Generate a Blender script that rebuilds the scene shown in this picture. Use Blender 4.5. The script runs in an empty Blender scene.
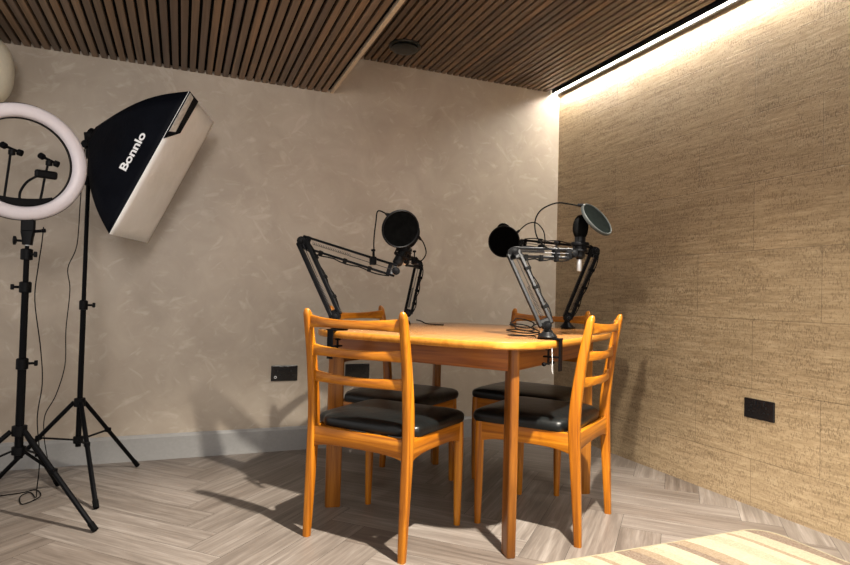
import bpy, math, random
from mathutils import Vector, Matrix, Quaternion
random.seed(7)
C = bpy.context.scene.collection
V = Vector
R = math.radians

# ------------------------------------------------------------------ materials
def new_mat(name):
    m = bpy.data.materials.new(name); m.use_nodes = True
    nt = m.node_tree
    return m, nt, nt.nodes['Principled BSDF']

def N(nt, typ, **kw):
    n = nt.nodes.new(typ)
    for k, v in kw.items():
        if k in n.inputs: n.inputs[k].default_value = v
        else: setattr(n, k, v)
    return n

def L(nt, a, b): nt.links.new(a, b)

def math_n(nt, op, a, b=None):
    n = nt.nodes.new('ShaderNodeMath'); n.operation = op
    for i, x in enumerate((a, b)):
        if x is None: continue
        if isinstance(x, (int, float)): n.inputs[i].default_value = x
        else: L(nt, x, n.inputs[i])
    return n.outputs[0]

def ramp(nt, fac, stops, interp='LINEAR'):
    r = nt.nodes.new('ShaderNodeValToRGB'); r.color_ramp.interpolation = interp
    el = r.color_ramp.elements
    while len(el) < len(stops): el.new(0.5)
    for e, (p, c) in zip(el, stops):
        e.position = p; e.color = (*c, 1) if len(c) == 3 else c
    L(nt, fac, r.inputs['Fac']); return r.outputs['Color']

def mix(nt, fac, a, b, mode='MIX'):
    n = nt.nodes.new('ShaderNodeMix'); n.data_type = 'RGBA'; n.blend_type = mode
    for i, x in ((0, fac), (6, a), (7, b)):
        if isinstance(x, (int, float)): n.inputs[i].default_value = x
        elif isinstance(x, tuple): n.inputs[i].default_value = (*x, 1)
        else: L(nt, x, n.inputs[i])
    return n.outputs[2]

def mapping(nt, scale=(1, 1, 1), coord='Object', rot=(0, 0, 0)):
    tc = nt.nodes.new('ShaderNodeTexCoord'); mp = nt.nodes.new('ShaderNodeMapping')
    mp.inputs['Scale'].default_value = scale; mp.inputs['Rotation'].default_value = rot
    L(nt, tc.outputs[coord], mp.inputs['Vector']); return mp.outputs['Vector']

def noise(nt, vec, scale, detail=3, rough=0.55, dist=0.0):
    n = nt.nodes.new('ShaderNodeTexNoise')
    n.inputs['Scale'].default_value = scale; n.inputs['Detail'].default_value = detail
    n.inputs['Roughness'].default_value = rough; n.inputs['Distortion'].default_value = dist
    L(nt, vec, n.inputs['Vector']); return n.outputs['Fac']

def bump(nt, bs, h, strength=0.2, dist=0.01):
    b = nt.nodes.new('ShaderNodeBump'); b.inputs['Strength'].default_value = strength
    b.inputs['Distance'].default_value = dist
    L(nt, h, b.inputs['Height']); L(nt, b.outputs['Normal'], bs.inputs['Normal'])

def plain(name, col, rough=0.5, metal=0.0, nz=0.06, spec=0.5):
    m, nt, bs = new_mat(name)
    f = noise(nt, mapping(nt), 60, 2)
    c = ramp(nt, f, [(0.3, tuple(x * (1 - nz) for x in col)), (0.7, tuple(min(1, x * (1 + nz)) for x in col))])
    L(nt, c, bs.inputs['Base Color'])
    bs.inputs['Roughness'].default_value = rough; bs.inputs['Metallic'].default_value = metal
    bs.inputs['Specular IOR Level'].default_value = spec
    return m

def wood(name, axis, dark, mid, light, rough=0.32, k=1.0):
    m, nt, bs = new_mat(name)
    sc = [55 * k] * 3; sc['xyz'.index(axis)] = 2.2 * k
    vec = mapping(nt, tuple(sc))
    a = noise(nt, vec, 1.0, 5, 0.6, 0.6)
    b = noise(nt, mapping(nt, tuple(x * 0.16 for x in sc)), 1.0, 2)
    f = math_n(nt, 'ADD', math_n(nt, 'MULTIPLY', a, 0.65), math_n(nt, 'MULTIPLY', b, 0.35))
    c = ramp(nt, f, [(0.36, dark), (0.5, mid), (0.64, light)])
    L(nt, c, bs.inputs['Base Color'])
    bs.inputs['Roughness'].default_value = rough
    bs.inputs['Coat Weight'].default_value = 0.12; bs.inputs['Coat Roughness'].default_value = 0.2; bs.inputs['Specular IOR Level'].default_value = 0.3
    bump(nt, bs, a, 0.05, 0.002)
    return m

TK = ((0.18, 0.048, 0.002), (0.34, 0.110, 0.005), (0.50, 0.188, 0.011))
M = {}
for ax in 'xyz': M['teak_' + ax] = wood('chair_wood_' + ax, ax, *TK)
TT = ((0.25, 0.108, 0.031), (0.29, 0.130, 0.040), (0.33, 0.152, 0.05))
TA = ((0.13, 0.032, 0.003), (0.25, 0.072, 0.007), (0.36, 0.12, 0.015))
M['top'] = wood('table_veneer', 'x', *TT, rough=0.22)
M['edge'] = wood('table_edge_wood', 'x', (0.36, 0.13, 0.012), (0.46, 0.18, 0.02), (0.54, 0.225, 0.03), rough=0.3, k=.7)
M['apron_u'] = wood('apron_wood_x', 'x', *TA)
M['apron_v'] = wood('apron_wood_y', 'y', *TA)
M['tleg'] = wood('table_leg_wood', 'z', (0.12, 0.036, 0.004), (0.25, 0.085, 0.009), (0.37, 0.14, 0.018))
M['black_paint'] = plain('black_painted_metal', (0.0025, 0.0025, 0.003), 0.45, spec=0.06)
M['black_plastic'] = plain('black_plastic', (0.0025, 0.0025, 0.003), 0.5, spec=0.10)
M['rubber'] = plain('black_rubber', (0.003, 0.003, 0.003), 0.8, spec=0.06)
M['foam'] = plain('black_foam', (0.003, 0.003, 0.003), 0.95, nz=0.4, spec=0.04)
M['mesh_black'] = plain('pop_mesh_black', (0.0015, 0.0015, 0.0015), 1.0, nz=0.3, spec=0.0)
M['mesh_grey'] = plain('pop_mesh_grey', (0.0045, 0.0055, 0.005), 1.0, nz=0.2, spec=0.0)
M['gun'] = plain('dark_gunmetal', (0.006, 0.006, 0.0065), 0.35, 0.1, spec=0.12)
M['steel'] = plain('brushed_steel', (0.62, 0.62, 0.62), 0.28, 0.9)
M['chrome'] = plain('spring_steel', (0.03, 0.03, 0.033), 0.3, 0.6)
M['hoop'] = plain('hoop_grey', (0.035, 0.037, 0.036), 0.4, 0.2, spec=0.2)
M['white_plastic'] = plain('white_plastic', (0.8, 0.8, 0.79), 0.4)
M['ring_white'] = plain('ring_diffuser', (0.60, 0.555, 0.58), 0.4, nz=0.02)
M['cream'] = plain('cream_shade', (0.72, 0.67, 0.54), 0.7, nz=0.03)
M['baseboard'] = plain('grey_skirting', (0.28, 0.275, 0.265), 0.5, nz=0.04)
M['socket'] = plain('black_socket', (0.008, 0.008, 0.009), 0.22)
M['socket_hole'] = plain('socket_hole', (0.002, 0.002, 0.002), 0.6)
M['vent'] = plain('vent_black', (0.012, 0.014, 0.012), 0.35)
M['pale_edge'] = plain('pale_panel_edge', (0.62, 0.5, 0.36), 0.6)
M['felt'] = plain('black_felt', (0.006, 0.006, 0.006), 0.95, spec=0.1)
M['profile'] = plain('profile_black', (0.012, 0.013, 0.016), 0.4)
M['profile_grey'] = plain('profile_grey', (0.16, 0.16, 0.165), 0.5, 0.1)

# vinyl seat
m, nt, bs = new_mat('black_vinyl')
v_ = mapping(nt)
f = noise(nt, v_, 8, 3)
L(nt, ramp(nt, f, [(0.3, (0.003, 0.0035, 0.0035)), (0.7, (0.006, 0.007, 0.007))]), bs.inputs['Base Color'])
bs.inputs['Roughness'].default_value = 0.33; bs.inputs['Specular IOR Level'].default_value = 0.35
bump(nt, bs, noise(nt, v_, 14, 5, 0.65), 0.35, 0.006)
M['vinyl'] = m

# softbox fabrics
m, nt, bs = new_mat('black_nylon')
f = noise(nt, mapping(nt), 9, 4)
L(nt, ramp(nt, f, [(0.3, (0.0015, 0.002, 0.004)), (0.7, (0.003, 0.004, 0.007))]), bs.inputs['Base Color'])
bs.inputs['Roughness'].default_value = 0.6; bs.inputs['Specular IOR Level'].default_value = 0.07
bump(nt, bs, f, 0.3, 0.02); M['nylon'] = m
m, nt, bs = new_mat('diffuser_cloth')
f = noise(nt, mapping(nt), 7, 3)
L(nt, ramp(nt, f, [(0.3, (0.86, 0.86, 0.84)), (0.7, (0.93, 0.93, 0.92))]), bs.inputs['Base Color'])
bs.inputs['Roughness'].default_value = 0.85
bump(nt, bs, f, 0.5, 0.02); M['cloth'] = m
M['velcro'] = plain('grey_velcro', (0.5, 0.48, 0.44), 0.9, nz=0.2)
M['print'] = plain('white_print', (0.85, 0.85, 0.85), 0.6)

# slatted ceiling: each slat its own walnut tone
m, nt, bs = new_mat('walnut_slats')
PER = 0.042
tc = nt.nodes.new('ShaderNodeTexCoord'); sp = nt.nodes.new('ShaderNodeSeparateXYZ'); L(nt, tc.outputs['Object'], sp.inputs[0])
idx = math_n(nt, 'FLOOR', math_n(nt, 'DIVIDE', sp.outputs['X'], PER))
wn = nt.nodes.new('ShaderNodeTexWhiteNoise'); wn.noise_dimensions = '1D'; L(nt, idx, wn.inputs['W'])
g = noise(nt, mapping(nt, (70, 1.3, 70)), 1, 4, 0.6, 0.4)
big = noise(nt, mapping(nt, (30, 0.8, 1)), 1, 2)
f = math_n(nt, 'ADD', math_n(nt, 'MULTIPLY', g, 0.5), math_n(nt, 'MULTIPLY', big, 0.5))
c1 = ramp(nt, f, [(0.3, (0.085, 0.058, 0.038)), (0.5, (0.175, 0.118, 0.075)), (0.7, (0.285, 0.195, 0.128))])
c2 = ramp(nt, wn.outputs['Value'], [(0.0, (0.62, 0.62, 0.68)), (0.5, (0.95, 0.95, 0.95)), (0.9, (1.12, 1.02, 0.9)), (1.0, (1.5, 1.35, 1.15))])
L(nt, mix(nt, 1.0, c1, c2, 'MULTIPLY'), bs.inputs['Base Color'])
bs.inputs['Roughness'].default_value = 0.5
bump(nt, bs, g, 0.15, 0.002); M['slat'] = m

# polished plaster wall
m, nt, bs = new_mat('polished_plaster')
v_ = mapping(nt)
a = noise(nt, v_, 1.3, 4, 0.55, 0.8); b = noise(nt, v_, 5, 5, 0.6, 1.2)
f = math_n(nt, 'ADD', math_n(nt, 'MULTIPLY', a, 0.6), math_n(nt, 'MULTIPLY', b, 0.4))
base = ramp(nt, f, [(0.3, (0.325, 0.268, 0.208)), (0.5, (0.395, 0.332, 0.262)), (0.7, (0.465, 0.40, 0.325))])
def strokes(rot, seed, lo, hi):
    tcs = nt.nodes.new('ShaderNodeTexCoord'); mp = nt.nodes.new('ShaderNodeMapping')
    mp.inputs['Rotation'].default_value = (0, R(rot), 0); mp.inputs['Location'].default_value = (seed, seed * 2, seed)
    L(nt, tcs.outputs['Object'], mp.inputs['Vector'])
    mp2 = nt.nodes.new('ShaderNodeMapping'); mp2.inputs['Scale'].default_value = (8, 8, 17)
    L(nt, mp.outputs['Vector'], mp2.inputs['Vector'])
    n = noise(nt, mp2.outputs['Vector'], 1.0, 3, 0.55, 0.7)
    mr = nt.nodes.new('ShaderNodeMapRange'); mr.inputs[1].default_value = lo; mr.inputs[2].default_value = hi
    L(nt, n, mr.inputs[0]); return mr.outputs[0]
s = math_n(nt, 'MAXIMUM', strokes(40, 3.1, .60, .76), math_n(nt, 'MAXIMUM', strokes(-50, 7.7, .61, .77), strokes(5, 12.3, .60, .77)))
col = mix(nt, math_n(nt, 'MULTIPLY', s, 0.36), base, (0.64, 0.58, 0.50))
L(nt, col, bs.inputs['Base Color'])
bs.inputs['Roughness'].default_value = 0.42; bs.inputs['Specular IOR Level'].default_value = 0.35
bump(nt, bs, b, 0.12, 0.01); M['plaster'] = m

# cork tile wall (runs in y and z)
m, nt, bs = new_mat('cork_tiles')
tc = nt.nodes.new('ShaderNodeTexCoord'); sp = nt.nodes.new('ShaderNodeSeparateXYZ'); L(nt, tc.outputs['Object'], sp.inputs[0])
cb = nt.nodes.new('ShaderNodeCombineXYZ')
L(nt, math_n(nt, 'ADD', sp.outputs['Y'], 0.245), cb.inputs[0])
L(nt, math_n(nt, 'ADD', sp.outputs['Z'], 0.101), cb.inputs[1])
br = nt.nodes.new('ShaderNodeTexBrick'); L(nt, cb.outputs[0], br.inputs['Vector'])
br.offset = 0.5; br.squash = 1.0
for k, x in (('Scale', 1.0), ('Brick Width', 0.62), ('Row Height', 0.3085), ('Mortar Size', 0.0018), ('Mortar Smooth', 0.3), ('Bias', 0.0)):
    br.inputs[k].default_value = x
br.inputs['Color1'].default_value = (0.93, 0.93, 0.93, 1); br.inputs['Color2'].default_value = (1.07, 1.06, 1.05, 1)
br.inputs['Mortar'].default_value = (0.62, 0.60, 0.58, 1)
streak = noise(nt, mapping(nt, (1, 5, 75)), 1, 4, 0.62, 0.3)
fine = noise(nt, mapping(nt, (1, 28, 140)), 1, 3, 0.6)
fl = noise(nt, mapping(nt, (1, 190, 85)), 1, 3, 0.6, 0.0)
zone = noise(nt, mapping(nt, (1, 6, 26)), 1, 2)
f = math_n(nt, 'ADD', math_n(nt, 'MULTIPLY', streak, 0.6), math_n(nt, 'MULTIPLY', fine, 0.4))
c = ramp(nt, f, [(0.28, (0.21, 0.148, 0.082)), (0.5, (0.335, 0.246, 0.146)), (0.70, (0.46, 0.355, 0.222))])
mr = nt.nodes.new('ShaderNodeMapRange'); mr.inputs[1].default_value = .50; mr.inputs[2].default_value = .64
L(nt, math_n(nt, 'ADD', math_n(nt, 'MULTIPLY', fl, 0.75), math_n(nt, 'MULTIPLY', zone, 0.25)), mr.inputs[0])
c = mix(nt, math_n(nt, 'MULTIPLY', mr.outputs[0], 0.55), c, (0.075, 0.042, 0.018))
c = mix(nt, 1.0, c, br.outputs['Color'], 'MULTIPLY')
L(nt, c, bs.inputs['Base Color'])
bs.inputs['Roughness'].default_value = 0.5; bs.inputs['Specular IOR Level'].default_value = 0.4
h = math_n(nt, 'SUBTRACT', f, math_n(nt, 'ADD', math_n(nt, 'MULTIPLY', br.outputs['Fac'], 0.9), math_n(nt, 'MULTIPLY', mr.outputs[0], 0.25)))
bump(nt, bs, h, 0.45, 0.004); M['cork'] = m

# herringbone planks (uv along plank, tone per plank)
m, nt, bs = new_mat('herringbone_planks')
at = nt.nodes.new('ShaderNodeAttribute'); at.attribute_name = 'plank_tone'
uv = nt.nodes.new('ShaderNodeUVMap')
def uvn(sx, sy, scale, det, dist):
    mp = nt.nodes.new('ShaderNodeMapping'); mp.inputs['Scale'].default_value = (sx, sy, 1); L(nt, uv.outputs[0], mp.inputs['Vector'])
    return noise(nt, mp.outputs['Vector'], scale, det, 0.62, dist)
g1 = uvn(2.0, 42, 1, 5, 0.7); g2 = uvn(1.2, 9, 1, 3, 1.0); g3 = uvn(8, 160, 1, 2, 0.2)
f = math_n(nt, 'ADD', math_n(nt, 'MULTIPLY', g1, 0.5), math_n(nt, 'ADD', math_n(nt, 'MULTIPLY', g2, 0.3), math_n(nt, 'MULTIPLY', g3, 0.2)))
c = ramp(nt, f, [(0.32, (0.080, 0.064, 0.053)), (0.5, (0.170, 0.143, 0.122)), (0.66, (0.28, 0.248, 0.22))])
tone = ramp(nt, at.outputs['Fac'], [(0.0, (0.78, 0.74, 0.71)), (0.5, (0.95, 0.94, 0.93)), (1.0, (1.12, 1.12, 1.12))])
L(nt, mix(nt, 1.0, c, tone, 'MULTIPLY'), bs.inputs['Base Color'])
bs.inputs['Roughness'].default_value = 0.42
bump(nt, bs, f, 0.18, 0.003); M['plank'] = m

# striped rug
m, nt, bs = new_mat('striped_rug')
tc = nt.nodes.new('ShaderNodeTexCoord'); sp = nt.nodes.new('ShaderNodeSeparateXYZ'); L(nt, tc.outputs['Object'], sp.inputs[0])
# object origin at the rug's back right corner: x negative leftwards, y negative towards the viewer
ex = math_n(nt, 'POWER', 2.718, math_n(nt, 'MULTIPLY', sp.outputs['Y'], 14.0))
xx = math_n(nt, 'ADD', sp.outputs['X'], math_n(nt, 'MULTIPLY', ex, 0.035))
xx = math_n(nt, 'ADD', xx, math_n(nt, 'MULTIPLY', sp.outputs['Y'], 0.10))
wob = noise(nt, mapping(nt, (3, 3, 1)), 1, 2)
xx = math_n(nt, 'ADD', xx, math_n(nt, 'MULTIPLY', math_n(nt, 'SUBTRACT', wob, 0.5), 0.03))
fac = math_n(nt, 'FRACT', math_n(nt, 'DIVIDE', math_n(nt, 'ADD', xx, 3.02), 0.62))
CR = (0.255, 0.222, 0.145); CR2 = (0.225, 0.19, 0.122); TN = (0.145, 0.093, 0.050); BR = (0.080, 0.042, 0.024); GN = (0.205, 0.18, 0.112)
c = ramp(nt, fac, [(0.0, CR), (0.10, BR), (0.16, TN), (0.26, CR), (0.40, GN), (0.50, CR), (0.58, TN), (0.62, CR2), (0.74, BR), (0.84, TN), (0.92, CR2)], 'CONSTANT')
pile = noise(nt, mapping(nt, (150, 150, 150)), 1, 3, 0.7)
c = mix(nt, 0.12, c, ramp(nt, pile, [(0.3, (0.2, 0.16, 0.1)), (0.7, (0.9, 0.86, 0.7))]))
L(nt, c, bs.inputs['Base Color']); bs.inputs['Roughness'].default_value = 0.9
bump(nt, bs, pile, 0.3, 0.004); M['rug'] = m
M['rug_edge'] = plain('rug_binding', (0.26, 0.225, 0.14), 0.9)

m, nt, bs = new_mat('led_diffuser')
bs.inputs['Base Color'].default_value = (1, 1, 1, 1)
bs.inputs['Emission Color'].default_value = (1.0, 0.95, 0.87, 1); bs.inputs['Emission Strength'].default_value = 165
M['led'] = m

# ------------------------------------------------------------------ mesh building
class MB:
    def __init__(s): s.v = []; s.f = []; s.mi = []; s.sm = []
    def add(s, vs, fs, mi=0, smooth=True):
        o = len(s.v); s.v += [V(p) for p in vs]
        for q in fs: s.f.append([i + o for i in q]); s.mi.append(mi); s.sm.append(smooth)
    def box(s, c, size, rot=None, mi=0, bev=0.0):
        sx, sy, sz = (x / 2 for x in size); c = V(c); rot = rot or Matrix.Identity(3)
        if bev > 0:
            b = min(bev, sx * .9, sy * .9, sz * .9); vs = []; fs = []
            import bmesh
            bm = bmesh.new(); bmesh.ops.create_cube(bm, size=1)
            for w in bm.verts: w.co = V((w.co.x * size[0], w.co.y * size[1], w.co.z * size[2]))
            bmesh.ops.bevel(bm, geom=list(bm.edges), offset=b, segments=2, affect='EDGES', profile=0.5)
            bm.verts.index_update()
            vs = [rot @ w.co + c for w in bm.verts]; fs = [[w.index for w in q.verts] for q in bm.faces]; bm.free()
            s.add(vs, fs, mi, False); return
        vs = [rot @ V((x, y, z)) + c for x in (-sx, sx) for y in (-sy, sy) for z in (-sz, sz)]
        s.add(vs, [(0, 1, 3, 2), (4, 6, 7, 5), (0, 4, 5, 1), (2, 3, 7, 6), (0, 2, 6, 4), (1, 5, 7, 3)], mi, False)
    def loft(s, secs, mi=0, caps=True, smooth=True):
        n = len(secs[0]); vs = [p for q in secs for p in q]; fs = []
        for i in range(len(secs) - 1):
            for j in range(n):
                k = (j + 1) % n; fs.append((i * n + j, i * n + k, (i + 1) * n + k, (i + 1) * n + j))
        if caps: fs.append(tuple(reversed(range(n)))); fs.append(tuple((len(secs) - 1) * n + j for j in range(n)))
        s.add(vs, fs, mi, smooth)
    def tube(s, pts, r, n=8, mi=0, caps=True):
        pts = [V(p) for p in pts]; rs = r if isinstance(r, (list, tuple)) else [r] * len(pts)
        secs = []; up = None
        for i, p in enumerate(pts):
            d = (pts[min(i + 1, len(pts) - 1)] - pts[max(i - 1, 0)]).normalized()
            if up is None:
                up = d.orthogonal().normalized()
            else:
                up = (up - d * up.dot(d))
                up = up.normalized() if up.length > 1e-6 else d.orthogonal().normalized()
            w = d.cross(up)
            secs.append([p + (up * math.cos(2 * math.pi * j / n) + w * math.sin(2 * math.pi * j / n)) * rs[i] for j in range(n)])
        s.loft(secs, mi, caps)
    def bar(s, a, b, w, h, side, mi=0):
        a = V(a); b = V(b); d = (b - a).normalized(); side = V(side); side = (side - d * side.dot(d)).normalized(); up = d.cross(side)
        rot = Matrix((d, side, up)).transposed()
        s.box((a + b) / 2, ((b - a).length, w, h), rot, mi, bev=min(w, h) * .2)
    def lathe(s, prof, c=(0, 0, 0), axis=(0, 0, 1), n=24, mi=0):
        c = V(c); axis = V(axis).normalized(); a = axis.orthogonal().normalized(); b = axis.cross(a)
        s.loft([[c + axis * h + (a * math.cos(2 * math.pi * j / n) + b * math.sin(2 * math.pi * j / n)) * max(r, 1e-4) for j in range(n)] for r, h in prof], mi)
    def torus(s, c, axis, R_, r, n=40, k=8, mi=0, sq=1.0):
        c = V(c); axis = V(axis).normalized(); a = axis.orthogonal().normalized(); b = axis.cross(a)
        vs = []; fs = []
        for i in range(n):
            t = 2 * math.pi * i / n; d = a * math.cos(t) + b * math.sin(t)
            for j in range(k):
                q = 2 * math.pi * j / k; vs.append(c + d * (R_ + r * math.cos(q)) + axis * r * sq * math.sin(q))
        for i in range(n):
            for j in range(k):
                fs.append((i * k + j, ((i + 1) % n) * k + j, ((i + 1) % n) * k + (j + 1) % k, i * k + (j + 1) % k))
        s.add(vs, fs, mi)
    def build(s, name, mats, parent=None, smooth_angle=40):
        me = bpy.data.meshes.new(name); me.from_pydata([tuple(p) for p in s.v], [], s.f)
        for m_ in (mats if isinstance(mats, (list, tuple)) else [mats]): me.materials.append(m_)
        for p, a, b in zip(me.polygons, s.mi, s.sm): p.material_index = a; p.use_smooth = b
        import bmesh
        bm = bmesh.new(); bm.from_mesh(me); bmesh.ops.recalc_face_normals(bm, faces=bm.faces)
        for e in bm.edges:
            if len(e.link_faces) == 2 and e.calc_face_angle(0) > R(smooth_angle): e.smooth = False
        bm.to_mesh(me); bm.free()
        o = bpy.data.objects.new(name, me); C.objects.link(o)
        if parent: o.parent = parent
        return o

def smooth_path(pts, sub=6):
    P = [V(p) for p in pts]; out = []
    for i in range(len(P) - 1):
        p0, p1, p2, p3 = P[max(i - 1, 0)], P[i], P[i + 1], P[min(i + 2, len(P) - 1)]
        for k in range(sub):
            t = k / sub
            out.append(0.5 * ((2 * p1) + (p2 - p0) * t + (2 * p0 - 5 * p1 + 4 * p2 - p3) * t * t + (3 * p1 - p0 - 3 * p2 + p3) * t ** 3))
    out.append(P[-1]); return out

def tag(o, label=None, cat=None, group=None, kind=None):
    for k, x in (('label', label), ('category', cat), ('group', group), ('kind', kind)):
        if x: o[k] = x
    return o
def thing(name, label, cat, loc=(0, 0, 0), rotz=0, group=None):
    o = bpy.data.objects.new(name, None); C.objects.link(o); o.empty_display_size = .05
    o.location = loc; o.rotation_euler = (0, 0, rotz); return tag(o, label, cat, group)
def kids(o): return [c for c in C.objects if c.parent == o]
def dup(root, loc, rotz, label):
    r = root.copy(); C.objects.link(r); r.location = loc; r.rotation_euler = (0, 0, rotz); r['label'] = label
    for ch in kids(root):
        c = ch.copy(); C.objects.link(c); c.parent = r
        for g in kids(ch):
            d = g.copy(); C.objects.link(d); d.parent = c
    return r

# ------------------------------------------------------------------ room
YB, XR, ZC, ZD, XD = 3.4485, 2.3642, 2.30, 2.066, 0.767
b = MB(); b.box(((XR - 2.6) / 2 + .05, YB + .06, 1.2), (XR + 2.6 + .22, .12, 2.6)); tag(b.build('wall_back', M['plaster']), kind='structure')
b = MB(); b.box((XR + .06, YB / 2 - .4, 1.2), (.12, YB + .8, 2.6)); tag(b.build('wall_right', M['cork']), kind='structure')

# floor: herringbone laid at 45 degrees to the walls, spine along y
def floor_mesh():
    w, n = 0.15, 5
    x0, y0, x1, y1 = -2.6, -0.8, XR, YB
    import bmesh
    vs = []; fs = []; tones = []; uvs = []
    ca = math.cos(R(45))
    def toW(p, q): return ((p - q) * ca + 0.15, (p + q) * ca)
    def clip(poly):
        for ax, lim, sg in ((0, x0, 1), (0, x1, -1), (1, y0, 1), (1, y1, -1)):
            out = []
            for i in range(len(poly)):
                a, c = poly[i], poly[(i + 1) % len(poly)]
                da, dc = sg * (a[0][ax] - lim), sg * (c[0][ax] - lim)
                if da >= 0: out.append(a)
                if da * dc < 0:
                    t = da / (da - dc)
                    out.append((tuple(a[0][k] + (c[0][k] - a[0][k]) * t for k in (0, 1)), tuple(a[1][k] + (c[1][k] - a[1][k]) * t for k in (0, 1))))
            poly = out
            if len(poly) < 3: return []
        return poly
    g = 0.0006
    for r in range(-40, 60):
        for m_ in range(-8, 9):
            for vert in (0, 1):
                if not vert: a0, a1, c0, c1 = r + 2 * n * m_, r + 2 * n * m_ + n, r, r + 1
                else: c0 = r - 2 * n + 1 + 2 * n * m_; c1 = c0 + n; a0, a1 = r, r + 1
                off = (random.random() * 9, random.random() * 9); t = random.random()
                p = [(a0 * w + g, c0 * w + g), (a1 * w - g, c0 * w + g), (a1 * w - g, c1 * w - g), (a0 * w + g, c1 * w - g)]
                poly = [(toW(*q), ((q[1] if vert else q[0]) + off[0], (q[0] if vert else q[1]) + off[1])) for q in p]
                poly = clip(poly)
                if not poly: continue
                o = len(vs); vs += [(*q[0], 0.0) for q in poly]; fs.append(list(range(o, o + len(poly)))); tones.append(t); uvs.append([q[1] for q in poly])
    o = len(vs); vs += [(x0, y0, -.0012), (x1, y0, -.0012), (x1, y1, -.0012), (x0, y1, -.0012)]; fs.append([o, o + 1, o + 2, o + 3]); tones.append(0); uvs.append([(0, 0)] * 4)
    o = len(vs); vs += [(x, y, z) for z in (-.002, -.12) for x, y in ((x0, y0), (x1, y0), (x1, y1), (x0, y1))]
    for q in ((3, 2, 1, 0), (4, 5, 6, 7), (0, 1, 5, 4), (1, 2, 6, 5), (2, 3, 7, 6), (3, 0, 4, 7)): fs.append([o + i for i in q]); tones.append(0); uvs.append([(0, 0)] * 4)
    me = bpy.data.meshes.new('floor'); me.from_pydata(vs, [], fs); me.materials.append(M['plank']); me.materials.append(M['socket_hole'])
    ta = me.attributes.new('plank_tone', 'FLOAT', 'FACE'); ul = me.uv_layers.new(name='UVMap')
    for p in me.polygons:
        ta.data[p.index].value = tones[p.index]
        if p.index >= len(tones) - 7: p.material_index = 1
        for k, li in enumerate(p.loop_indices): ul.data[li].uv = uvs[p.index][k]
    ob = bpy.data.objects.new('floor', me); C.objects.link(ob); return ob
tag(floor_mesh(), kind='structure')

def slat_ceiling(name, xa, xb, z, top):
    b = MB(); b.box(((xa + xb) / 2, (YB - .8) / 2, (z + .02 + top) / 2), (xb - xa, YB + .8, top - z - .02), mi=1)
    k0 = math.ceil(xa / PER); k = k0
    while (k + .72) * PER <= xb + .001:
        b.box(((k + .36) * PER + .0, (YB - .8) / 2, z + .011), (PER * .70, YB + .8, .022), mi=0, bev=.0025); k += 1
    return tag(b.build(name, [M['slat'], M['felt']]), kind='structure')
slat_ceiling('ceiling', XD + .022, XR - .069, ZC, 2.42)
slat_ceiling('ceiling.001', -2.6, XD, ZD, 2.42)
b = MB(); b.box((XD + .010, (YB - .8) / 2, (ZD + 2.42) / 2), (.020, YB + .8, 2.42 - ZD)); tag(b.build('trim_1', M['pale_edge']), kind='structure')
b = MB(); b.box((XR - .028, (YB - .8) / 2, 2.385), (.1, YB + .8, .07)); tag(b.build('trim_2', M['felt']), kind='structure')

b = MB()
b.loft([[V((x, y, z)) for y, z in ((YB, 0), (YB - .018, 0), (YB - .018, .116), (YB - .012, .124), (YB - .008, .131), (YB, .131))] for x in (-2.6, XR)], smooth=False)
tag(b.build('baseboard_back', M['baseboard']), kind='structure')

# LED strip along the top of the cork wall
t = thing('led_strip_light', 'glowing white LED strip in a black profile along the top of the cork wall', 'light strip', (XR, 1.3, ZC))
yl = YB - .004 - 1.3; ya = -.8 - 1.3; ym, dy = (yl + ya) / 2, yl - ya
b = MB(); b.box((-.0620, ym, .0225), (.012, dy, .057), bev=.002); b.box((-.045, ym, .045), (.06, dy, .012)); b.build('housing', M['profile'], t)
b = MB(); b.box((-.045, ym, .008), (.021, dy, .010)); b.build('diffuser', M['led'], t)
b = MB(); b.box((-.0245, ym, .0225), (.019, dy, .057), bev=.002); b.build('lip', M['profile_grey'], t)

# ceiling vent
t = thing('ceiling_vent', 'round black ceiling vent set into the slatted ceiling', 'vent', (1.12, 3.155, ZC))
b = MB(); b.lathe([(.0, .01), (.062, .01), (.088, .004), (.092, -.004), (.088, -.010), (.075, -.012), (.07, -.004), (0, -.004)], n=40); b.build('flange', M['vent'], t)
b = MB(); b.lathe([(0, -.005), (.02, -.006), (.02, -.016), (.074, -.016), (.078, -.021), (.070, -.027), (.03, -.031), (0, -.032)], n=40); b.build('disc', M['vent'], t)

# wall sockets
def socket(label, loc, rotz, mark):
    t = thing('wall_socket', label, 'socket', loc, rotz, 'black double wall sockets')
    b = MB(); b.box((0, -.005, 0), (.147, .010, .087), bev=.003); b.build('plate', M['socket'], t)
    for sx in (-.0365, .0365):
        b = MB(); b.box((sx * .55, -.0115, .027), (.016, .006, .022), bev=.0015); b.build('rocker_switch', M['socket'], t)
        b = MB(); b.box((sx, -.0102, .013), (.005, .002, .010)); b.box((sx - .011, -.0102, -.011), (.008, .002, .005)); b.box((sx + .011, -.0102, -.011), (.008, .002, .005)); b.build('pin_holes', M['socket_hole'], t)
    if mark:
        b = MB(); b.torus((-.05, -.0108, -.022), (0, 1, 0), .006, .0017, 16, 6); tag(b.build('ring_mark', M['white_plastic'], t), 'small white ring mark')
    return t
socket('black double wall socket low on the plaster wall, left of the chairs', (.553, YB, .4345), 0, True)
socket('black double wall socket on the plaster wall, seen through the near left chair back', (.9795, YB, .436), 0, False)
socket('black double wall socket on the cork wall', (XR, 1.8825, .4315), -R(90), False)

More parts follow.
